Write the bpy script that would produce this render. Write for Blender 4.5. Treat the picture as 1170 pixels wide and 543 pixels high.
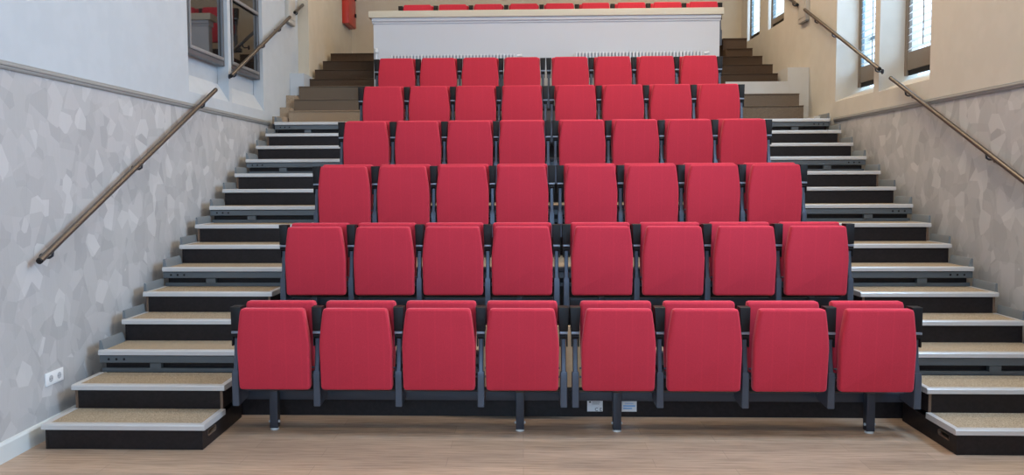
import bpy, bmesh, math, random
from mathutils import Vector, Matrix
random.seed(7)
S = bpy.context.scene
for o in list(bpy.data.objects): bpy.data.objects.remove(o)
COL = S.collection

# ------------------------------------------------------------------ camera
F, YAW, PITCH, ROLL, CH = 902.5594, .032, .0579, -.0041, 1.6661
CX, CY = 568.54, 257.81
def ray(u, v):
    a = (u-CX)/F; b = (v-CY)/F
    c, s = math.cos(ROLL), math.sin(ROLL); x = a*c+b*s; y = -a*s+b*c
    c, s = math.cos(PITCH), math.sin(PITCH); yy = c-y*s; zz = -s-y*c
    c, s = math.cos(YAW), math.sin(YAW)
    return Vector((x*c-yy*s, x*s+yy*c, zz))
fw = ray(CX, CY); rt = (ray(CX+F, CY)-fw).normalized(); up = (fw-ray(CX, CY+F)).normalized(); fw.normalize()
cam = bpy.data.cameras.new('camera'); co = bpy.data.objects.new('camera', cam); COL.objects.link(co)
M4 = Matrix((rt, up, -fw)).transposed().to_4x4(); M4.translation = Vector((0, 0, CH)); co.matrix_world = M4
cam.sensor_width = 36; cam.lens = F/1170*36
cam.shift_x = (585-CX)/1170; cam.shift_y = (CY-271.5)/1170
cam.clip_start = .05; cam.clip_end = 200
S.camera = co

# ------------------------------------------------------------------ world, lights, exposure
w = bpy.data.worlds.new('world'); S.world = w; w.use_nodes = True
bg = w.node_tree.nodes['Background']; bg.inputs[0].default_value = (.62, .80, 1, 1); bg.inputs[1].default_value = 2.7
S.view_settings.view_transform = 'Standard'; S.view_settings.look = 'None'
S.view_settings.exposure = 0.06; S.view_settings.gamma = 1; S.view_settings.use_curve_mapping = False
def area(name, loc, target, sx, sy, power, col):
    l = bpy.data.lights.new(name, 'AREA'); l.shape = 'RECTANGLE'; l.size = sx; l.size_y = sy; l.energy = power; l.color = col
    o = bpy.data.objects.new(name, l); COL.objects.link(o); o.location = loc
    d = Vector(target)-Vector(loc); o.rotation_euler = d.to_track_quat('-Z', 'Y').to_euler(); return o
DAY = (.44, .69, 1.0); WARM = (1.0, .77, .49)
# daylight entering through the hall windows of the right wall (nearer the stage than the picture shows)
for yy, pw in ((-.2, 16), (2.0, 36), (4.2, 250)):
    area('daylight_and_fill', (3.95, yy, 3.9), (-3.1, yy+1.4, 1.2), 1.0, 2.4, pw, DAY)
# daylight outside the four shuttered windows
for (yy, ww) in ((7.95, 1.0), (9.1, 1.0), (11.9, .6), (13.05, .6)):
    area('daylight_and_fill', (4.75, yy, 4.3), (3.6, yy, 4.1), ww, 2.2, 70, DAY)
# added cool light aimed left from the solid front wall, behind the viewer
area('daylight_and_fill', (-.9, -2.93, 2.5), (-3.1, 3.5, .6), 2.2, 2.2, 330, DAY)
# ceiling lamps (panels built below)
LAMPS = [(x, y) for y in (1.2, 4.6, 8.0, 11.2) for x in (-1.4, 2.0)]
for (x, y) in LAMPS:
    area('ceiling_lamp_light', (x, y, 6.05), (x, y, 0), 1.1, .5, (68 if x > 0 else 26) * (.45 if y < 3 else 1 if y < 10 else .85), WARM)

# ------------------------------------------------------------------ helpers
class MB:
    def __init__(s): s.bm = bmesh.new()
    def box(s, x0, x1, y0, y1, z0, z1, bev=0, seg=2):
        r = bmesh.ops.create_cube(s.bm, size=1); vs = r['verts']
        for v in vs: v.co = Vector((x0+(v.co.x+.5)*(x1-x0), y0+(v.co.y+.5)*(y1-y0), z0+(v.co.z+.5)*(z1-z0)))
        if bev:
            es = list({e for v in vs for e in v.link_edges}); bmesh.ops.bevel(s.bm, geom=es, offset=bev, segments=seg, affect='EDGES', profile=.6)
        return s
    def prism(s, pts, axis, a, b, bev=0, seg=2):
        def P(p, t):
            if axis == 'x': return (t, p[0], p[1])
            if axis == 'y': return (p[0], t, p[1])
            return (p[0], p[1], t)
        A = [s.bm.verts.new(P(p, a)) for p in pts]; B = [s.bm.verts.new(P(p, b)) for p in pts]
        fs = [s.bm.faces.new(A), s.bm.faces.new(B[::-1])]
        n = len(pts)
        for i in range(n): fs.append(s.bm.faces.new((A[i], B[i], B[(i+1) % n], A[(i+1) % n])))
        bmesh.ops.recalc_face_normals(s.bm, faces=fs)
        if bev:
            es = list({e for f in fs[:2] for e in f.edges}); bmesh.ops.bevel(s.bm, geom=es, offset=bev, segments=seg, affect='EDGES', profile=.5)
        return s
    def tube(s, pts, r, n=14, cap=True):
        pts = [Vector(p) for p in pts]; rings = []
        for i, p in enumerate(pts):
            t = ((pts[min(i+1, len(pts)-1)]-pts[max(i-1, 0)])).normalized()
            u = t.cross(Vector((0, 0, 1)))
            if u.length < 1e-3: u = t.cross(Vector((1, 0, 0)))
            u.normalize(); v = t.cross(u)
            rr = r[i] if isinstance(r, (list, tuple)) else r
            rings.append([s.bm.verts.new(p+u*math.cos(a*2*math.pi/n)*rr+v*math.sin(a*2*math.pi/n)*rr) for a in range(n)])
        for a, b in zip(rings, rings[1:]):
            for k in range(n): s.bm.faces.new((a[k], a[(k+1) % n], b[(k+1) % n], b[k]))
        if cap: s.bm.faces.new(rings[0][::-1]); s.bm.faces.new(rings[-1])
        return s
    def quad(s, *ps):
        s.bm.faces.new([s.bm.verts.new(p) for p in ps]); return s
    def build(s, name, mat, parent=None, loc=None, smooth=True, kind=None, label=None):
        bmesh.ops.recalc_face_normals(s.bm, faces=s.bm.faces[:])
        me = bpy.data.meshes.new(name); s.bm.to_mesh(me); s.bm.free()
        if mat: me.materials.append(mat)
        if smooth:
            me.polygons.foreach_set('use_smooth', [True]*len(me.polygons))
            try: me.set_sharp_from_angle(angle=math.radians(35))
            except Exception: pass
        o = bpy.data.objects.new(name, me); COL.objects.link(o)
        if parent: o.parent = parent
        if loc: o.location = loc
        if kind: o['kind'] = kind
        if label: o['label'] = label
        return o
def tag(o, label, cat, group=None):
    o['label'] = label; o['category'] = cat
    if group: o['group'] = group
    return o
def thing(name, loc, label, cat, group=None, rz=0):
    o = bpy.data.objects.new(name, None); COL.objects.link(o); o.empty_display_size = .1
    o.location = loc; o.rotation_euler = (0, 0, rz); return tag(o, label, cat, group)
def copy_tree(o, parent=None):
    c = o.copy(); COL.objects.link(c)
    if parent: c.parent = parent
    for ch in o.children: copy_tree(ch, c)
    return c
def struct(o): o['kind'] = 'structure'; return o
def text(name, body, size, mat, parent, loc, rot, ext=.0004):
    cu = bpy.data.curves.new(name, 'FONT'); cu.body = body; cu.size = size; cu.extrude = ext; cu.align_x = 'CENTER'; cu.align_y = 'CENTER'
    t = bpy.data.objects.new(name, cu); COL.objects.link(t)
    bpy.context.view_layer.update()
    me = bpy.data.meshes.new_from_object(t.evaluated_get(bpy.context.evaluated_depsgraph_get()))
    bpy.data.objects.remove(t)
    me.materials.clear(); me.materials.append(mat)
    o = bpy.data.objects.new(name, me); COL.objects.link(o); o.parent = parent; o.location = loc; o.rotation_euler = rot
    return o

def srgb(r, g, b):
    f = lambda c: (c/255/12.92) if c/255 <= .04045 else ((c/255+.055)/1.055)**2.4
    return (f(r), f(g), f(b), 1)
def mat(name, col, rough=.6, metal=0, spec=.5):
    m = bpy.data.materials.new(name); m.use_nodes = True; p = m.node_tree.nodes['Principled BSDF']
    p.inputs['Base Color'].default_value = col; p.inputs['Roughness'].default_value = rough; p.inputs['Metallic'].default_value = metal
    p.inputs['Specular IOR Level'].default_value = spec
    return m
class G:   # small node graph helper
    def __init__(s, m): s.t = m.node_tree; s.p = s.t.nodes['Principled BSDF']
    def n(s, kind, **kw):
        x = s.t.nodes.new(kind)
        for k, v in kw.items():
            if k in x.inputs.keys() if hasattr(x.inputs, 'keys') else False: x.inputs[k].default_value = v
            else: setattr(x, k, v)
        return x
    def l(s, a, b): s.t.links.new(a, b)
    def coord(s, scale=(1, 1, 1), rot=(0, 0, 0), loc=(0, 0, 0)):
        c = s.n('ShaderNodeTexCoord'); mp = s.n('ShaderNodeMapping')
        mp.inputs['Scale'].default_value = scale; mp.inputs['Rotation'].default_value = rot; mp.inputs['Location'].default_value = loc
        s.l(c.outputs['Object'], mp.inputs['Vector']); return mp.outputs['Vector']
    def noise(s, vec, scale, detail=3, rough=.5):
        x = s.n('ShaderNodeTexNoise'); x.inputs['Scale'].default_value = scale; x.inputs['Detail'].default_value = detail; x.inputs['Roughness'].default_value = rough
        s.l(vec, x.inputs['Vector']); return x.outputs['Fac']
    def ramp(s, fac, stops):
        r = s.n('ShaderNodeValToRGB'); e = r.color_ramp.elements
        while len(e) < len(stops): e.new(.5)
        for k, (pos, c) in enumerate(stops): e[k].position = pos; e[k].color = c
        s.l(fac, r.inputs['Fac']); return r.outputs['Color']
    def mix(s, fac, a, b, mode='MIX'):
        x = s.n('ShaderNodeMix', data_type='RGBA', blend_type=mode)
        if isinstance(fac, (int, float)): x.inputs['Factor'].default_value = fac
        else: s.l(fac, x.inputs['Factor'])
        for sock, v in ((x.inputs[6], a), (x.inputs[7], b)):
            if isinstance(v, tuple): sock.default_value = v
            else: s.l(v, sock)
        return x.outputs[2]
    def bump(s, h, strength=.3, dist=.002):
        b = s.n('ShaderNodeBump'); b.inputs['Strength'].default_value = strength; b.inputs['Distance'].default_value = dist
        s.l(h, b.inputs['Height']); s.l(b.outputs['Normal'], s.p.inputs['Normal'])
def speckle(name, c1, c2, scale=300, rough=.9, bump=.3, spec=.3, lo=.40, hi=.60):
    m = mat(name, c1, rough, 0, spec); g = G(m); v = g.coord()
    f = g.noise(v, scale, 2); g.l(g.ramp(f, [(lo, c1), (hi, c2)]), g.p.inputs['Base Color'])
    if bump: g.bump(f, bump, .003)
    return m

# ------------------------------------------------------------------ materials
WHITE = speckle('white_paint', (.545, .535, .505, 1), (.565, .555, .525, 1), 6, .85, 0)
DAYLIT = speckle('daylit_white_paint', (.485, .52, .55, 1), (.505, .54, .57, 1), 6, .85, 0)  # white wall paint with the bluish window light mixed into its colour
LAMPLIT = speckle('lamplit_white_paint', (.57, .535, .47, 1), (.59, .555, .49, 1), 6, .85, 0)  # the same white with the warm lamp light mixed into its colour
CREAM = speckle('cream_paint', (.58, .51, .40, 1), (.60, .53, .42, 1), 5, .85, 0)
PANEL = mat('parapet_paint', (.62, .64, .67, 1), .6)
CAPM = mat('cream_cap', (.70, .64, .50, 1), .5)
TRIMM = mat('grey_green_moulding', (.29, .29, .275, 1), .5)
BASEM = mat('skirting_paint', (.62, .66, .66, 1), .5)
CEILM = mat('ceiling_white', (.75, .74, .72, 1), .9)

def wallpaper():
    m = mat('patchwork_wallpaper', (.5, .5, .5, 1), .8, 0, .25); g = G(m); g.v = None
    def vor(scale, loc, rnd=1.0, tilt=0.0):
        v = g.coord(scale, (tilt, 0, 0), loc); x = g.n('ShaderNodeTexVoronoi'); x.feature = 'F1'; x.distance = 'CHEBYCHEV' if tilt else 'EUCLIDEAN'
        x.inputs['Scale'].default_value = 1; x.inputs['Randomness'].default_value = rnd
        nz = g.n('ShaderNodeTexNoise'); nz.inputs['Scale'].default_value = .6; g.l(v, nz.inputs['Vector'])
        g.l(v, x.inputs['Vector']); sp = g.n('ShaderNodeSeparateColor'); g.l(x.outputs['Color'], sp.inputs[0]); return sp.outputs
    a = vor((1e-4, 7.6, 6.2), (0, 0, 0)); b = vor((1e-4, 8.4, 6.8), (0, 3.3, 1.7)); c = vor((1e-4, 5.6, 4.4), (0, 7.7, 5.1), 1)
    dark = (.405, .398, .398, 1); base = (.435, .428, .425, 1); mid = (.475, .468, .463, 1); lite = (.545, .538, .53, 1)
    col = g.ramp(a[0], [(.0, dark), (.35, base), (.6, mid), (1, mid)])
    mk = g.n('ShaderNodeMath', operation='GREATER_THAN'); g.l(b[0], mk.inputs[0]); mk.inputs[1].default_value = .62
    col = g.mix(mk.outputs[0], col, g.ramp(b[1], [(0, mid), (.5, base), (1, lite)]))
    mk2 = g.n('ShaderNodeMath', operation='GREATER_THAN'); g.l(b[2], mk2.inputs[0]); mk2.inputs[1].default_value = .88
    col = g.mix(mk2.outputs[0], col, lite)
    c3 = g.ramp(c[0], [(0, (.93, .93, .93, 1)), (1, (1.06, 1.05, 1.05, 1))])
    col = g.mix(.9, col, c3, 'MULTIPLY')
    f = g.noise(g.coord((1, 60, 3)), 3, 4); col = g.mix(.35, col, g.ramp(f, [(.3, (.9, .9, .9, 1)), (.7, (1, 1, 1, 1))]), 'MULTIPLY')
    g.l(col, g.p.inputs['Base Color']); return m
PAPER = wallpaper()

def woodfloor():
    m = mat('oak_plank_vinyl', (.4, .3, .2, 1), .32, 0, .5); g = G(m); v = g.coord()
    br = g.n('ShaderNodeTexBrick'); g.l(v, br.inputs['Vector']); br.inputs['Scale'].default_value = 1
    br.inputs['Brick Width'].default_value = 1.22; br.inputs['Row Height'].default_value = .15; br.inputs['Mortar Size'].default_value = .0012
    br.inputs['Color1'].default_value = (.40, .285, .20, 1); br.inputs['Color2'].default_value = (.48, .345, .25, 1); br.inputs['Mortar'].default_value = (.26, .185, .135, 1)
    br.offset = .37; br.inputs['Bias'].default_value = 0
    f = g.noise(g.coord((1.6, 30, 1)), 2.2, 6, .6); grain = g.ramp(f, [(.32, (.62, .60, .57, 1)), (.52, (1, 1, 1, 1)), (.70, (1.22, 1.2, 1.17, 1))])
    col = g.mix(.85, br.outputs['Color'], grain, 'MULTIPLY')
    f2 = g.noise(g.coord((.8, 5, 1)), 1.2, 3); col = g.mix(.6, col, g.ramp(f2, [(.35, (.80, .78, .77, 1)), (.65, (1.16, 1.14, 1.11, 1))]), 'MULTIPLY')
    g.l(col, g.p.inputs['Base Color']); g.bump(f, .08, .001)
    rr = g.ramp(f, [(.3, (.42, .42, .42, 1)), (.7, (.30, .30, .30, 1))]); g.l(rr, g.p.inputs['Roughness']); return m
FLOORM = woodfloor()

def fabric():
    m = mat('red_wool_fabric', (.40, .022, .045, 1), .85, 0, .2); g = G(m)
    n1 = g.noise(g.coord((30, 30, 260)), 5, 2); n2 = g.noise(g.coord((260, 30, 20)), 5, 2)
    mx = g.mix(.5, n1, n2)
    lo = (.50, .027, .048, 1); hi = (.64, .042, .072, 1)
    col = g.ramp(mx, [(.35, lo), (.65, hi)])
    # woven vertical ribs
    wv = g.n('ShaderNodeTexWave'); wv.bands_direction = 'X'; wv.inputs['Scale'].default_value = 3.1; wv.inputs['Distortion'].default_value = .4; wv.inputs['Phase Offset'].default_value = 1.2
    g.l(g.coord(), wv.inputs['Vector'])
    rib = g.ramp(wv.outputs['Fac'], [(.0, (1.05, 1.05, 1.05, 1)), (.04, (1, 1, 1, 1)), (1, (1, 1, 1, 1))])
    g.l(g.mix(1, col, rib, 'MULTIPLY'), g.p.inputs['Base Color'])
    g.p.inputs['Sheen Weight'].default_value = .35; g.p.inputs['Sheen Roughness'].default_value = .4; g.p.inputs['Sheen Tint'].default_value = (1, .45, .5, 1)
    g.bump(mx, .25, .002); return m
RED = fabric()
BLACKP = mat('black_plastic', (.007, .007, .008, 1), .5, 0, .3)
BLACKM = mat('black_powder_coat', (.030, .036, .050, 1), .45, .1)
POSTM = mat('dark_grey_cast_metal', (.075, .09, .12, 1), .38, .35)
LEDGE = mat('worn_steel', (.26, .30, .36, 1), .4, .5)
PLY = speckle('black_film_plywood', (.011, .0085, .009, 1), (.016, .012, .013, 1), 40, .45, 0)
PLYEDGE = mat('plywood_edge', (.16, .10, .065, 1), .7)
TAN = speckle('raw_plywood', (.72, .48, .27, 1), (.78, .54, .32, 1), 14, .6, 0)
CARPET = speckle('speckled_step_carpet', (.25, .195, .13, 1), (.45, .365, .26, 1), 150, .95, .4, .1)
ALU = mat('aluminium_nosing', (.66, .65, .64, 1), .38, .35)
STEEL = mat('blue_grey_steel', (.13, .15, .165, 1), .42, .5)
TOE = mat('grey_toe_board', (.20, .225, .24, 1), .5, .3)
BROWNC = speckle('dark_brown_stair_carpet', (.066, .043, .028, 1), (.105, .070, .047, 1), 160, .95, .4, .1)
TAUPEC = speckle('taupe_stair_carpet', (.115, .086, .062, 1), (.20, .155, .115, 1), 160, .95, .4, .1)
RIBC = speckle('ribbed_tan_stair_carpet', (.27, .20, .135, 1), (.42, .33, .24, 1), 130, .95, .4, .1)
RAILM = mat('bronze_rail', (.15, .130, .112, 1), .36, .8)
RADM = mat('radiator_enamel', (.72, .74, .76, 1), .3)
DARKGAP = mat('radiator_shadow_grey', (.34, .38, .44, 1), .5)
SOCK = mat('socket_white', (.82, .82, .82, 1), .3)
FRAMEG = mat('grey_window_frame', (.14, .14, .145, 1), .4, .3)
FRAMEL = mat('light_grey_window_frame', (.27, .27, .27, 1), .4, .3)
FRAMEB = mat('brown_grey_shutter_frame', (.20, .165, .13, 1), .5)
FRAMET = mat('teal_grey_shutter_edge', (.20, .28, .32, 1), .5)
REDM = mat('red_enamel', (.50, .035, .02, 1), .35)
GREYBOX = mat('pale_grey_box', (.50, .48, .43, 1), .6)
LABW = mat('label_white', (.80, .80, .80, 1), .4); LABB = mat('label_blue', (.22, .45, .75, 1), .4); INK = mat('label_ink', (.03, .03, .03, 1), .5)
FOOT = mat('foot_plastic', (.55, .57, .57, 1), .4)
# closed dark window: nearly black behind, mirror-like pane
PANE = mat('dark_reflecting_pane', (.010, .010, .011, 1), .03, 0, .5); PANE.node_tree.nodes['Principled BSDF'].inputs['IOR'].default_value = 2.3
def glass():
    m = bpy.data.materials.new('clear_pane'); m.use_nodes = True; t = m.node_tree; t.nodes.clear()
    o = t.nodes.new('ShaderNodeOutputMaterial'); mx = t.nodes.new('ShaderNodeMixShader'); tr = t.nodes.new('ShaderNodeBsdfTransparent'); gl = t.nodes.new('ShaderNodeBsdfGlossy')
    gl.inputs['Roughness'].default_value = .02; mx.inputs[0].default_value = .07
    t.links.new(tr.outputs[0], mx.inputs[1]); t.links.new(gl.outputs[0], mx.inputs[2]); t.links.new(mx.outputs[0], o.inputs[0]); return m
GLASS = glass()
def louver():
    m = bpy.data.materials.new('white_louver'); m.use_nodes = True; t = m.node_tree; p = t.nodes['Principled BSDF']; o = t.nodes['Material Output']
    p.inputs['Base Color'].default_value = (.8, .83, .85, 1); p.inputs['Roughness'].default_value = .45
    tl = t.nodes.new('ShaderNodeBsdfTranslucent'); tl.inputs[0].default_value = (.8, .86, .9, 1); mx = t.nodes.new('ShaderNodeMixShader'); mx.inputs[0].default_value = .5
    t.links.new(p.outputs[0], mx.inputs[1]); t.links.new(tl.outputs[0], mx.inputs[2]); t.links.new(mx.outputs[0], o.inputs[0]); return m
LOUV = louver()
def lampmat():
    m = mat('lamp_diffuser', (.9, .9, .85, 1), .5); p = m.node_tree.nodes['Principled BSDF']
    p.inputs['Emission Color'].default_value = (1, .86, .66, 1); p.inputs['Emission Strength'].default_value = 2.5; return m
LAMPM = lampmat()

# ------------------------------------------------------------------ room shell
XL, XR, YF, YB, ZC = -3.1, 3.73, -3.0, 13.75, 6.2
ZT = 2.365                     # top of the wallpaper / moulding height
XLB, YJ = -2.95, 10.95         # the left wall steps in beside the upper stairs
MB().box(XL-.4, XR+.6, YF-.2, YB+.3, -.12, 0).build('floor', FLOORM, kind='structure', smooth=False)
MB().box(XL-.4, XR+.6, YF-.2, YB+.3, ZC, ZC+.15).build('ceiling', CEILM, kind='structure', smooth=False)

def wall_with_holes(name, xin, xout, y0, y1, z0, z1, holes, m, sx):
    """wall slab in the plane x = xin; holes: (ya, yb, za, zb) in the inner face tapering to (ya2, yb2, za2, zb2) in the outer face"""
    b = MB()
    for X, key in ((xin, 0), (xout, 1)):
        hs = [h[key] for h in holes]
        ys = sorted({y0, y1, *[v for h in hs for v in h[:2]]}); zs = sorted({z0, z1, *[v for h in hs for v in h[2:]]})
        for ya, yb in zip(ys, ys[1:]):
            for za, zb in zip(zs, zs[1:]):
                cy, cz = (ya+yb)/2, (za+zb)/2
                if any(h[0] < cy < h[1] and h[2] < cz < h[3] for h in hs): continue
                b.quad((X, ya, za), (X, yb, za), (X, yb, zb), (X, ya, zb))
    for h in holes:
        a, c = h
        A = [(xin, a[0], a[2]), (xin, a[1], a[2]), (xin, a[1], a[3]), (xin, a[0], a[3])]
        C = [(xout, c[0], c[2]), (xout, c[1], c[2]), (xout, c[1], c[3]), (xout, c[0], c[3])]
        for i in range(4): b.quad(A[i], A[(i+1) % 4], C[(i+1) % 4], C[i])
    for Z in (z0, z1): b.quad((xin, y0, Z), (xin, y1, Z), (xout, y1, Z), (xout, y0, Z))
    for Y in (y0, y1): b.quad((xin, Y, z0), (xin, Y, z1), (xout, Y, z1), (xout, Y, z0))
    bmesh.ops.remove_doubles(b.bm, verts=b.bm.verts[:], dist=1e-4)
    return b.build(name, m, kind='structure', smooth=False)
ZWT = 5.3
LW = [(7.31, 8.32), (8.40, 9.44)]
LH = [((a, c, 2.50, ZWT), (a, c, 2.69, ZWT)) for a, c in LW]
wall_with_holes('wall_left', XL, XL-.12, YF, YJ, ZT, ZC, LH, DAYLIT, -1)
MB().box(XL-.30, XL-.124, 7.0, 9.8, 2.4, 5.6).build('wall_left_backing', DAYLIT, kind='structure', smooth=False)
MB().box(XL-.12, XL, YF, YJ, 0, ZT).build('wall_left_lower', PAPER, kind='structure', smooth=False)
MB().box(XL-.12, XLB, YJ, YB, 0, ZC).build('wall_left_rear', CREAM, kind='structure', smooth=False)
RW = [(7.43, 8.47, 2.57, 5.2), (8.59, 9.62, 2.58, 5.2)]
RH = [((a, c, z, t), (a+.0, c+.04, z+.17, t)) for a, c, z, t in RW]
RH += [((11.55, 12.28, 3.92, 5.4), (11.57, 12.32, 4.0, 5.4)), ((12.72, 13.40, 3.94, 5.4), (12.74, 13.42, 4.0, 5.4))]
FRW = [(-.75, .35), (1.45, 2.55), (3.65, 4.75)]
RH += [((a, c, 2.6, 5.2), (a, c, 2.7, 5.2)) for a, c in FRW]
wall_with_holes('wall_right', XR, XR+.42, YF, YB, ZT, ZC, RH, LAMPLIT, 1)
MB().box(XR, XR+.42, YF, YB, 0, ZT).build('wall_right_lower', PAPER, kind='structure', smooth=False)
MB().box(XL-.12, XR+.42, YB, YB+.2, 0, ZC).build('wall_back', CREAM, kind='structure', smooth=False)
MB().box(XL-.12, XR+.42, YF-.15, YF, 0, ZC).build('wall_front', WHITE, kind='structure', smooth=False)
# moulding between wallpaper and paint (stepped profile), skirting
def moulding(name, x, s, y0, y1):
    pr = [(0, -.035), (.012, -.035), (.018, -.022), (.018, -.008), (.026, -.004), (.026, .010), (.020, .018), (.020, .028), (.006, .036), (0, .036)]
    MB().prism([(x+s*a, ZT+b) for a, b in [(p*.85, q*.75) for p, q in pr]], 'y', y0, y1).build(name, TRIMM, kind='structure', smooth=False)
moulding('trim_1', XL, 1, YF, 9.62); moulding('trim_2', XR, -1, YF, 9.62)
def skirting(name, x, s):
    MB().prism([(x, 0), (x+s*.022, 0), (x+s*.022, .105), (x+s*.014, .118), (x, .122)], 'y', YF, 5.35).build(name, BASEM, kind='structure', smooth=False)
skirting('baseboard_left', XL, 1); skirting('baseboard_right', XR, -1)

# left windows: grey metal frames standing in the shallow recess, dark mirroring panes
def left_window(n, ya, yb, bar):
    root = MB().box(XL-.123, XL-.10, ya, yb, 2.88, ZWT).build('window_%d' % n, FRAMEG, smooth=False); struct(root)
    x0, x1 = XL-.10, XL-.035; zb = 2.87
    f = MB(); f.box(x0, x1, ya+.005, ya+.115, zb, ZWT-.02, .006).box(x0, x1, yb-.05, yb-.005, zb, ZWT-.02, .006).box(x0, x1, ya+.115, yb-.05, zb, zb+.055, .006).box(x0, x1, ya+.115, yb-.05, ZWT-.10, ZWT-.02, .006)
    f.build('window_frame', FRAMEG, root)
    g = MB(); g.box(x1-.012, x1+.012, ya+.115, ya+.15, zb+.05, ZWT-.1, .004).box(x1-.012, x1+.012, ya+.15, yb-.05, zb+.05, zb+.085, .004)
    if bar: g.box(x1-.012, x1+.012, ya+.15, yb-.05, 3.62, 3.655, .004)
    g.build('window_sash', FRAMEL, root)
    MB().box(x1-.03, x1-.018, ya+.12, yb-.052, zb+.05, ZWT-.1).build('window_pane', PANE, root, smooth=False)
left_window(1, LW[0][0], LW[0][1], False); left_window(2, LW[1][0], LW[1][1], True)

# right windows: deep recess, brown frame, louvred shutter, pane outside
def shutter_window(n, ya, yb, zb, zt, xin, rail, pitch=.074, wide=.085, edge=FRAMEB, bar=None):
    x = xin
    root = MB().box(x, x+.05, ya, ya+.055, zb, zt, .004).box(x, x+.05, yb-.055, yb, zb, zt, .004).box(x, x+.05, ya+.055, yb-.055, zt-.05, zt, .004).build('window_%d' % n, FRAMEB); struct(root)
    MB().box(x+.004, x+.045, ya+.055, yb-.055, zb+.05, zb+rail, .004).build('bottom_rail', FRAMEB, root)
    MB().box(x+.02, x+.045, ya+.055, yb-.055, zb, zb+.052).build('shadow_gap', BLACKP, root)
    MB().box(x+.01, x+.04, ya+.055, ya+.075, zb+rail, zt-.05).box(x+.01, x+.04, yb-.075, yb-.055, zb+rail, zt-.05).build('shutter_stile', edge, root)
    lv = MB(); z = zb+rail+.045; a = math.radians(38)
    while z < zt-.09:
        dx, dz = math.cos(a)*wide/2, math.sin(a)*wide/2; t = .004
        pr = [(x+.03-dx, z-dz), (x+.03-dx*.5, z-dz*.5+t), (x+.03+dx*.5, z+dz*.5+t), (x+.03+dx, z+dz), (x+.03+dx*.5, z+dz*.5-t), (x+.03-dx*.5, z-dz*.5-t)]
        lv.prism([(p, q) for p, q in pr], 'y', ya+.075, yb-.075); z += pitch
    lv.build('louvers', LOUV, root)
    ym = ya+(yb-ya)*.60
    MB().tube([(x-.018, ym, zb+rail+.03), (x-.018, ym, zt-.1)], .006, 8).build('tilt_rod', edge, root)
    if bar: MB().box(x+.14, x+.18, ya, yb, bar, bar+.045).box(x+.14, x+.18, ya+.3, ya+.34, zb, zt).build('glazing_bar', FRAMET, root)
    MB().box(x+.19, x+.2, ya-.02, yb+.02, zb, zt).build('window_pane', GLASS, root, smooth=False)
shutter_window(3, 7.45, 8.50, 2.735, 5.18, XR+.27, .235)
shutter_window(4, 8.60, 9.65, 2.745, 5.18, XR+.27, .235, edge=FRAMET, bar=3.30)
shutter_window(5, 11.56, 12.24, 3.93, 5.35, XR+.03, .13, edge=FRAMET, pitch=.09, wide=.08)
shutter_window(6, 12.74, 13.36, 3.95, 5.35, XR+.03, .06, edge=FRAMET, pitch=.09, wide=.08)
fw_ = MB()  # invented window frame on the front wall, set around the added light
for p in ((-2.05, -1.95, 1.35, 3.75), (.15, .25, 1.35, 3.75), (-1.95, .15, 1.35, 1.43), (-1.95, .15, 3.67, 3.75), (-.93, -.87, 1.43, 3.67)): fw_.box(p[0], p[1], YF, YF+.06, p[2], p[3])
MB().box(-1.95, .15, YF+.01, YF+.015, 1.43, 3.67).build('window_pane', GLASS, fw_.build('window_10', FRAMEL, kind='structure'), smooth=False)
for i, (a, c) in enumerate(FRW):
    r = MB()
    for p in ((a, a+.06, 2.7, 5.2), (c-.06, c, 2.7, 5.2), (a+.06, c-.06, 2.7, 2.78), (a+.06, c-.06, 5.12, 5.2), (a+.06, c-.06, 4.2, 4.25)): r.box(XR+.30, XR+.36, *p)
    root = r.build('window_%d' % (7+i), FRAMEB, kind='structure')
    MB().box(XR+.33, XR+.338, a, c, 2.7, 5.2).build('window_pane', GLASS, root, smooth=False)

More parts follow.
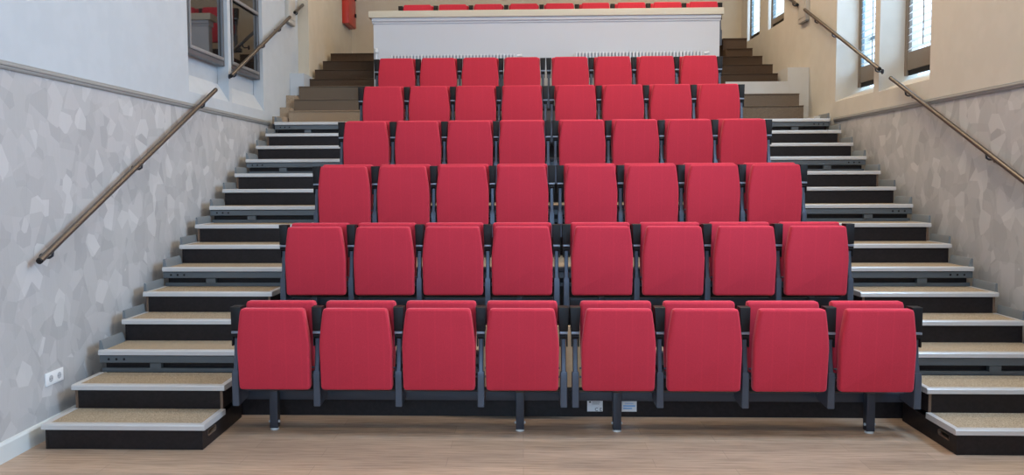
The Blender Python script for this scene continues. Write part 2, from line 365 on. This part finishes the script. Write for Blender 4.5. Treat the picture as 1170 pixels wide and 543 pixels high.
# ------------------------------------------------------------------ raked platforms
Y0, DY, R, NX0, NX1 = 4.7318, .3401, .158, -2.9945, 3.623
SLI, SRI = -1.968, 2.586       # inner ends of the side steps
YP = lambda k: Y0+(k-1)*DY
ZP = lambda k: k*R
ORD = ['first', 'second', 'third', 'fourth', 'fifth', 'sixth', 'seventh', 'eighth', 'ninth']
for i in range(1, 6):
    k = 3*i; y = YP(k); z = ZP(k); yn = YP(k+3) if i < 5 else 10.8
    zlow = ZP(k-3)
    t = thing('seating_platform', (0, y, zlow), ['', 'lowest black-fronted carpeted platform, carrying the second row of seats', 'carpeted platform under the third row of seats', 'carpeted platform under the fourth row of seats', 'carpeted platform under the fifth row of seats', 'topmost carpeted platform, under the sixth row in front of the parapet'][i], 'platform', 'telescopic seating platforms')
    h = z-zlow
    MB().box(NX0+.03, NX1-.03, .045, yn-y+.02 if i < 5 else yn-y-.005, h-.026, h).build('deck', CARPET, t, smooth=False)
    nz = lambda a, b: MB().prism([(.0, h-.031), (.0, h-.005), (.006, h+.003), (.045, h+.003), (.045, h-.026), (.02, h-.034)], 'x', a, b)
    nz(NX0, SLI).build('nosing', ALU, t); nz(SLI, SRI).build('nosing', BLACKM, t, label='black powder coated middle stretch of the front edge'); nz(SRI, NX1).build('nosing', ALU, t)
    MB().prism([(.012, h-.086), (.012, h-.040), (.02, h-.034), (.05, h-.034), (.05, h-.090), (.018, h-.090)], 'x', NX0+.004, NX1-.004).build('front_beam', STEEL, t)
    MB().box(NX0+.01, NX1-.01, .035, .06, h-.158, h-.130).build('lower_rail', STEEL, t)
    MB().box(NX0+.02, NX1-.02, .07, .085, 0.001, h-.092).build('riser_panel', PLY, t, smooth=False)
    for q in range(3):
        for xx in (NX0+.07+q*.055, NX1-.07-q*.055): MB().tube([(xx, .0105, h-.062), (xx, .014, h-.062)], .009, 10).build('bolt_hole', BLACKP, t)
    MB().box(NX0+.36, NX0+.44, .02, .06, h-.13, h-.092).build('bracket', STEEL, t); MB().box(NX1-.44, NX1-.36, .02, .06, h-.13, h-.092).build('bracket', STEEL, t)
    for s, xx in ((1, NX0), (-1, NX1)):
        MB().prism([(xx-s*.006, h), (xx-s*.004, h+.066), (xx+s*.006, h+.07), (xx+s*.014, h+.06), (xx+s*.030, h)], 'y', .03, DY-.01).build('toe_board', TOE, t)

# step boxes: two per platform and side
def step_box(kk, xa, xb, side, label):
    low = kk % 3 == 1; base = ZP(kk)-R
    t = thing('step_box', (xa, YP(kk), base), label, 'step', 'step boxes on the %s aisle' % side)
    W = xb-xa; D = (2 if low else 1)*DY; h = R; D -= -.03 if True else 0
    MB().box(.035, W-.035, .018, .034, .001, h-.034).build('riser', PLY, t, smooth=False); MB().box(.035, W-.035, D-.03, D-.016, .001, h-.034).build('back_panel', PLY, t, smooth=False)
    inner = xb if side == 'left' else xa
    for x in (0.018, W-.035):
        isin = (x > .1) == (side == 'left')
        sp = MB()
        if kk == 1 and isin:
            ya, yb2, za, zb = .10, .235, .058, .098
            sp.box(x, x+.017, .016, ya, .001, h-.034).box(x, x+.017, yb2, D-.015, .001, h-.034).box(x, x+.017, ya, yb2, .001, za).box(x, x+.017, ya, yb2, zb, h-.034)
            sp.build('side_panel', PLY, t, smooth=False)
            rg = MB(); n = 20; r = (zb-za)/2; out = []; inn = []
            for q in range(n):
                a = 2*math.pi*q/n; cy = (yb2-r) if math.cos(a) > 0 else (ya+r)
                out.append((cy+math.cos(a)*r*1.02, (za+zb)/2+math.sin(a)*r*1.02)); inn.append((cy+math.cos(a)*r*.86, (za+zb)/2+math.sin(a)*r*.80))
            for X in (x-.0006, x+.0176):
                for q in range(n):
                    A, B = out[q], out[(q+1) % n]; C, E_ = inn[(q+1) % n], inn[q]
                    rg.quad((X, *A), (X, *B), (X, *C), (X, *E_))
            for L in (out, inn):
                for q in range(n): rg.quad((x-.0006, *L[q]), (x-.0006, *L[(q+1) % n]), (x+.0176, *L[(q+1) % n]), (x+.0176, *L[q]))
            bmesh.ops.remove_doubles(rg.bm, verts=rg.bm.verts[:], dist=1e-5)
            rg.build('hand_hole', PLYEDGE, t, label='bare plywood rim of the hand hole')
        else:
            sp.box(x, x+.017, .020, D-.015, .001, h-.034).build('side_panel', PLY, t, smooth=False)
            MB().box(x, x+.017, .016, .0199, .001, h-.034).build('panel_edge', PLY if low else PLYEDGE, t, smooth=False)
    MB().box(.03, W-.03, .04, DY+.02, h-.03, h).build('carpet', CARPET, t, smooth=False)
    pr = [(.0, h-.031), (.0, h-.005), (.006, h+.003), (.045, h+.003), (.045, h-.030), (.02, h-.034)]
    n = MB().prism(pr, 'x', 0, W)
    for a, b in ((0, .034), (W-.034, W)): n.box(a, b, .045, DY+.012, h-.034, h+.003)
    n.build('nosing', ALU, t)
    if kk > 3:
        s = 1 if side == 'left' else -1; xx = 0 if s > 0 else W
        MB().prism([(xx-s*.008, h-.034), (xx-s*.004, h+.066), (xx+s*.006, h+.07), (xx+s*.012, h+.06), (xx+s*.016, h+.004), (xx-s*.001, h+.004), (xx-s*.001, h-.034)], 'y', .03, DY-.005).build('toe_board', TOE, t)
STEPNAMES = {1: 'standing on the wooden floor', 2: 'second above the floor'}
for kk in range(1, 15):
    if kk % 3 == 0: continue
    row = kk//3+1; which = 'lower' if kk % 3 == 1 else 'upper'
    for side, xa, xb in (('left', NX0, SLI), ('right', SRI, NX1)):
        rown = ['', 'front row', 'second row', 'third row', 'fourth row', 'fifth row'][row]
        lab = 'black step box, %s of the two on the %s aisle beside the %s' % (which, side, rown)
        step_box(kk, xa, xb, side, lab)

# ------------------------------------------------------------------ seats
# local frame of a seat: x centre, y = front face of the raised cushion, z = the deck
def lean(b, y, z0, k):   # shear y by k per metre above z0
    for v in b.bm.verts: v.co.y += (v.co.z-z0)*k
def arc_outline(wb, wm, wt, z0, zm, z1, r):
    pts = []
    for s in (1, -1):
        side = [(wb/2-r, z0), (wb/2-r*.3, z0+r*.25), (wb/2, z0+r)]
        side += [(wm/2, zm)]
        for t in (.2, .4, .6, .8): side.append((wm/2-(wm-wt)/2*t**1.35, zm+(z1-r-zm)*t))
        side += [(wt/2, z1-r), (wt/2-r*.3, z1-r*.25), (wt/2-r, z1)]
        if s == 1: pts += side
        else: pts += [(-x, z) for x, z in reversed(side)]
    return pts
def make_seat():
    t = thing('auditorium_seat', (0, 0, 0), 'x', 'seat', 'red auditorium seats')
    b = MB().prism(arc_outline(.462, .470, .415, .310, .59, .843, .022), 'y', 0, .070, .016, 3); lean(b, 0, .327, -.06)
    b.build('seat_cushion', RED, t)
    b = MB().box(-.205, .205, .066, .086, .335, .79, .008); lean(b, 0, .327, -.06); b.build('cushion_underpan', BLACKP, t)
    b = MB().prism(arc_outline(.450, .462, .462, .40, .60, .863, .020), 'y', .115, .185, .018, 3); lean(b, 0, .40, .09)
    b.build('backrest', RED, t)
    b = MB().prism(arc_outline(.425, .435, .435, .385, .60, .848, .02), 'y', .185, .205, .006, 2); lean(b, 0, .40, .09)
    b.build('back_shell', BLACKP, t)
    for s in (-1, 1):
        hg = MB()
        hg.tube([(s*.200, .078, .385), (s*.242, .078, .385)], .007, 10); hg.tube([(s*.200, .078, .442), (s*.242, .078, .442)], .006, 10)
        hg.box(s*.20-.012, s*.20+.012, .06, .24, .355, .40)
        hg.build('hinge', POSTM, t)
    return t
seat0 = make_seat(); used = [False]
def seat(x, y, z, label, group):
    c = copy_tree(seat0) if used[0] else seat0
    used[0] = True; c.location = (x, y, z); tag(c, label, 'seat', group); return c
# bank frame: beam, posts, raised armrests and legs
def make_bank(n, pitch, label, group, legs):
    t = thing('seat_bank_frame', (0, 0, 0), label, 'seat frame', group)
    W = n*pitch
    MB().box(-.02, W+.02, .225, .275, .190, .250, .004).build('beam', BLACKM, t)
    for q in range(n+1):
        x = q*pitch
        b = MB().prism([(.035, .20), (.085, .20), (.23, .215), (.23, .25), (.09, .30), (.088, .425), (.04, .43), (.033, .40)], 'x', x-.0225, x+.0225, .004, 1)
        b.prism([(.045, .425), (.085, .42), (.105, .50), (.112, .58), (.110, .69), (.075, .69), (.072, .60), (.062, .50)], 'x', x-.015, x+.015, .004, 1)
        b.build('post', POSTM, t)
        b = MB(); v = [(x-.037, .072, .858), (x+.037, .072, .858), (x+.030, .060, .695), (x-.030, .060, .695)]
        b.prism([(x-.034, .844), (x+.034, .844), (x+.028, .690), (x-.028, .690)], 'y', .055, .145, .006, 2); lean(b, 0, .695, .06)
        b.build('armrest', BLACKP, t)
        MB().box(x-.026, x+.026, .052, .125, .672, .688, .003).build('armrest_bracket', LEDGE, t)
        b = MB().tube([(x-.026, .078, .655), (x+.026, .078, .655)], .018, 12); b.box(x-.026, x-.018, .06, .10, .59, .676).box(x+.018, x+.026, .06, .10, .59, .676)
        b.build('armrest_pivot', BLACKP, t)
    for lx in legs:
        g = MB().box(lx-.027, lx+.027, .165, .224, .012, .262, .004)
        lg = g.build('leg', BLACKM, t)
        f = MB().tube([(lx, .19, 0), (lx, .19, .012)], [.030, .026], 14).build('foot', FOOT, lg)
        MB().tube([(lx-.036, .185, .055), (lx+.036, .185, .055)], .009, 10).build('bolt', FOOT, lg)
    return t
ROWN = ['front row', 'second row', 'third row', 'fourth row', 'fifth row', 'sixth row']
LC, RC, PL_, PR_ = -1.605, .606, .533, .5405
bl = make_bank(4, PL_, 'x', 'left seat bank frames', (.205, 1.85)); br = make_bank(4, PR_, 'x', 'right seat bank frames', (.283, 1.93))
for i in range(6):
    yo = Y0+.2808+i*3*DY+(-.035 if i == 0 else 0); zo = i*3*R
    zo += (.006, -.008, 0, 0, 0, 0)[i]
    for side, fr, c0, p in (('left', bl, LC, PL_), ('right', br, RC, PR_)):
        f = fr if i == 0 else copy_tree(fr)
        f.location = (c0-p/2, yo, i*3*R+.0015)
        f['label'] = 'black metal frame with raised armrests holding the four %s seats of the %s' % (side, ROWN[i])
        for q in range(4):
            wh = {0: 'outermost by the %s steps' % side if side == 'left' else 'nearest the middle gap'}.get(q)
            if side == 'left': wh = ['outermost beside the left steps', 'second from the left steps', 'third from the left steps', 'left of the middle gap'][q]
            else: wh = ['right of the middle gap', 'third from the right steps', 'second from the right steps', 'outermost beside the right steps'][q]
            seat(c0+q*p, yo, zo, 'red upholstered tip-up seat in the %s, %s' % (ROWN[i], wh), 'seats of the %s' % ROWN[i])
# balcony row
BY, BZ, BP = 12.3, 3.49, .541
bk = make_bank(9, BP, 'black metal frame carrying the nine seats above the parapet', None, (.5, 2.4, 4.4))
bk.location = (-1.60-BP/2, BY-.12, BZ+.0015)
for q in range(9):
    seat(-1.60+q*BP, BY-.12, BZ, 'red seat on the balcony behind the parapet, %s from the left' % ORD[q], 'balcony seats')

# ------------------------------------------------------------------ behind row one: raw plywood and labels
tag(MB().box(-.30, .435, YP(3)-.022, YP(3)-.001, .235, .66).build('plywood_board', TAN, smooth=False), 'bare plywood board standing behind the middle of the front row', 'board')
yl = YP(3)+.068
t = thing('rating_plate', (.503, yl, .079), 'white label with CE mark on the black riser under the front row', 'label')
MB().box(-.054, .054, -.0015, 0, -.040, .040).build('plate', LABW, t, smooth=False)
text('ce_mark', 'C E', .034, INK, t, (.024, -.0022, -.026), (math.pi/2, 0, 0)); 
MB().box(-.042, -.028, -.0022, -.0016, .022, .032).box(-.02, .035, -.0022, -.0016, .024, .0275).box(-.02, .03, -.0022, -.0016, .012, .0145).build('fine_print', INK, t, smooth=False)
t = thing('blue_lined_label', (.742, yl, .076), 'white label with blue print on the black riser, right of the CE plate', 'label')
MB().box(-.052, .052, -.0015, 0, -.037, .037).build('plate', LABW, t, smooth=False)
MB().box(-.042, .042, -.0022, -.0016, -.002, .008).box(-.042, .020, -.0022, -.0016, -.018, -.010).box(-.03, .03, -.0022, -.0016, .020, .024).build('print', LABB, t, smooth=False)

# ------------------------------------------------------------------ fixed carpeted stairs, stringers, parapet, balcony
PXL, PXR = -2.02, 2.64
TH = 2.37+.001
def stair(side, xo, steps, label):
    t = thing('carpeted_stairs', (0, 0, 0), label, 'stairs')
    for j, (y, z, xa, m) in enumerate(steps):
        yn = steps[j+1][0] if j+1 < len(steps) else YB-.002
        inner = PXL-.005 if side == 'left' else (PXR+.005 if y < 12.05 else 3.06)
        a, b = (xa, inner) if side == 'left' else (inner, xa)
        bm_ = MB(); zl = (steps[j-1][1] if j else TH)
        bm_.prism([(y, zl), (y, z-.012), (y-.012, z-.010), (y-.012, z-.002), (y-.006, z), (yn, z), (yn, TH), (y+.001, TH)], 'x', a, b)
        bm_.build('step', m, t, smooth=False)
    return t
stair('left', XL, [(9.97, 2.547, -2.955, RIBC), (10.25, 2.722, -2.965, TAUPEC), (10.5, 2.916, -2.97, TAUPEC), (10.8, 3.053, -2.905, BROWNC), (11.08, 3.216, -2.905, BROWNC), (11.45, 3.389, -2.885, BROWNC), (11.97, 3.580, -2.895, BROWNC)],
      'brown carpeted stairs climbing on the left between white wall and parapet')
stair('right', XR, [(10.03, 2.577, 3.50, TAUPEC), (10.25, 2.748, 3.52, TAUPEC), (10.5, 2.917, 3.44, BROWNC), (10.8, 3.077, 3.42, BROWNC), (11.12, 3.242, 3.45, BROWNC), (11.6, 3.431, 3.45, BROWNC), (12.1, 3.624, 3.45, BROWNC), (12.3, 3.807, 3.42, BROWNC)],
      'brown carpeted stairs climbing on the right between side wall and parapet')
# stringer walls beside the upper flights
for ya_, za_ in ((9.75, 2.46), (10.06, 2.60), (10.34, 2.78)):
    MB().box(XL+.002, -2.972, ya_, 10.53, TH, za_).build('trim_9', RIBC, kind='structure', smooth=False)
MB().box(XL+.002, -2.91, 10.533, YJ-.002, 2.80, 3.093).build('trim_3', DAYLIT, kind='structure', smooth=False)
MB().box(XLB+.001, -2.91, YJ, 11.45, TH, 3.093).build('trim_4', CREAM, kind='structure', smooth=False)
MB().box(3.452, XR-.002, 10.5, YB-.01, TH, 3.112).box(PXR+.006, 3.452, 10.480, 10.4875, 2.75, 2.93).build('trim_5', WHITE, kind='structure', smooth=False)
MB().box(3.53, XR-.002, 9.75, 10.5, TH, 2.42).build('trim_6', WHITE, kind='structure', smooth=False)

MB().box(PXL, PXR, 10.8, 10.92, TH, 3.79).build('wall_parapet', PANEL, kind='structure', smooth=False)
MB().prism([(10.80, 3.785), (10.785, 3.785), (10.785, 3.80), (10.765, 3.815), (10.765, 3.855), (10.93, 3.855), (10.93, 3.785)], 'x', PXL-.015, PXR+.012).build('trim_7', PANEL, kind='structure', smooth=False)
MB().box(PXL-.055, PXR+.04, 10.735, 10.98, 3.856, 3.945, .008).build('trim_8', CAPM, kind='structure')
MB().box(PXL, PXR, 10.921, 12.09, TH, BZ).box(PXL, 3.055, 12.095, YB-.002, TH, BZ).build('floor_balcony', BROWNC, kind='structure', smooth=False)

# ------------------------------------------------------------------ radiators in front of the parapet
def radiator(xa, xb, zt, label):
    t = thing('radiator', ((xa+xb)/2, 10.72, 2.50), label, 'radiator', 'radiators below the parapet')
    W = (xb-xa)/2; h = zt-2.50
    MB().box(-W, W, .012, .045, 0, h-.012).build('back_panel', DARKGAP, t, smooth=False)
    f = MB(); n = int(2*W/.044)
    for q in range(n):
        x = -W+.022+q*(2*W-.044)/(n-1); f.box(x-.010, x+.010, -.02, .011, .02, h, .003)
    f.build('fins', RADM, t)
    f = MB(); f.box(-W-.004, -W+.006, -.02, .05, 0, h-.02).box(W-.006, W+.004, -.02, .05, 0, h-.02); f.build('end_panel', RADM, t)
    for s in (-1, 1): MB().box(s*W*.8-.02, s*W*.8+.02, .0, .04, -.128, .0).build('foot', RADM, t)
    MB().tube([(W+.02, -.005, h-.03), (W+.085, -.005, h-.02)], .02, 12).build('valve_knob', SOCK, t)
radiator(-1.78, -.09, 3.352, 'white finned radiator below the parapet, behind the left sixth-row seats')
radiator(.70, 2.40, 3.368, 'white finned radiator below the parapet, behind the right sixth-row seats')
t = thing('heating_pipe', (-1.975, 10.74, 2.372), 'white upright heating pipe with round top at left end of the parapet', 'pipe')
MB().tube([(0, 0, 0), (0, 0, 1.03)], .018, 12).build('pipe', RADM, t); MB().tube([(0, 0, 1.0), (0, 0, 1.02), (0, 0, 1.06), (0, 0, 1.075)], [.02, .036, .036, .02], 14).build('cap', RADM, t)

# ------------------------------------------------------------------ handrails
def handrail(xw, s, a, b, brackets, label):
    """a, b: (y, z) ends; wall at xw, s = +1 into the room from the left wall"""
    t = thing('handrail', (xw, a[0], 0), label, 'handrail', 'bronze wall handrails')
    off = s*.078; A = Vector((off, 0, a[1])); B = Vector((off, b[0]-a[0], b[1]))
    MB().tube([A, B], .0205, 18).build('rail', RAILM, t)
    d = (B-A).normalized()
    MB().tube([A-d*.012, A], [.019, .0212], 16).build('end_cap', BLACKP, t); MB().tube([B, B+d*.012], [.0212, .019], 16).build('end_cap', BLACKP, t)
    for y in brackets:
        f = (y-a[0])/(b[0]-a[0]); P = A+(B-A)*f
        q = MB().tube([(0, P.y, P.z-.06), (s*.010, P.y, P.z-.06)], .026, 16)
        q.tube([(s*.008, P.y, P.z-.06), (off*.7, P.y, P.z-.062), (off*.95, P.y, P.z-.05), (off, P.y, P.z-.018)], .0085, 10)
        q.build('bracket', BLACKM, t)
handrail(XL, 1, (4.83, 1.172), (7.75, 2.56), (4.97, 6.2, 7.47), 'long bronze handrail across the patchwork wallpaper of the left wall')
handrail(XL, 1, (8.18, 2.755), (10.31, 3.785), (8.33, 9.28, 9.92), 'bronze handrail crossing the dark windows on the left wall')
handrail(XL, 1, (10.56, 3.90), (10.93, 4.075), (10.68,), 'short top bronze handrail above the left wall box')
handrail(XR, -1, (4.6, 1.03), (8.02, 2.655), (5.0, 6.37, 7.72), 'long bronze handrail across the wallpaper of the right wall')
handrail(XR, -1, (8.29, 2.785), (10.48, 3.845), (8.38, 9.55, 10.12), 'bronze handrail passing the shuttered windows on the right wall')
handrail(XR, -1, (10.78, 3.975), (12.3, 4.72), (10.95, 12.0), 'top bronze handrail on the right wall near the balcony windows')

# ------------------------------------------------------------------ wall fixtures
def wallbox(x, s, y0, y1, z0, label):
    t = thing('wall_box', (x, (y0+y1)/2, z0), label, 'wall box', 'pale wall boxes')
    w_ = (y1-y0)/2; a, b = sorted((0, s*.05))
    MB().box(a, b, -w_, w_, 0, .85, .006).build('housing', GREYBOX, t)
    a, b = sorted((s*.05, s*.056)); MB().box(a, b, -w_+.03, w_-.03, .05, .80, .002).build('cover', GREYBOX, t)
    a, b = sorted((s*.006, s*.045)); MB().box(a, b, -w_+.02, w_-.02, -.012, 0).build('grille', TRIMM, t)
wallbox(XL, 1, 10.38, 10.68, 3.74, 'pale grey box on the left wall beneath the top handrail')
wallbox(XR, -1, 10.53, 10.83, 3.73, 'pale grey box on the right wall beside the handrail')
t = thing('red_wall_cabinet', (XLB, 13.3, 4.24), 'red cabinet on the far left wall above the stairs', 'cabinet')
MB().box(0, .10, -.28, .28, 0, .75, .008).build('body', REDM, t)
MB().box(.10, .112, -.27, .27, .01, .74, .004).build('door', REDM, t)
MB().box(.112, .135, .18, .22, .18, .24, .004).build('latch', BLACKP, t); MB().box(.112, .135, .18, .22, .46, .52, .004).build('latch', BLACKP, t)
t = thing('power_socket', (XL, 5.055, .378), 'white double power socket on the left wallpaper near the lowest steps', 'socket')
MB().box(0, .010, -.098, .098, -.043, .043, .004).build('face_plate', SOCK, t)
for yy in (-.046, .046):
    q = MB()
    n = 22; q.tube([(.0098, yy, 0), (.0115, yy, 0)], .031, n); q.build('socket_ring', SOCK, t)
    q = MB().tube([(.0116, yy, 0), (.0119, yy, 0)], .023, n).build('socket_well', mat('socket_grey', (.45, .46, .48, 1), .5), t)
    MB().tube([(.0119, yy-.01, 0), (.0124, yy-.01, 0)], .003, 8).tube([(.0119, yy+.01, 0), (.0124, yy+.01, 0)], .003, 8).build('pin_holes', INK, t)
for (x, y) in LAMPS:
    t = thing('ceiling_lamp', (x, y, ZC), 'flat white ceiling lamp panel over the hall', 'lamp', 'ceiling lamp panels')
    MB().box(-.6, .6, -.3, .3, -.10, -.001, .006).build('housing', CEILM, t); MB().box(-.56, .56, -.26, .26, -.106, -.10).build('diffuser', LAMPM, t, smooth=False)
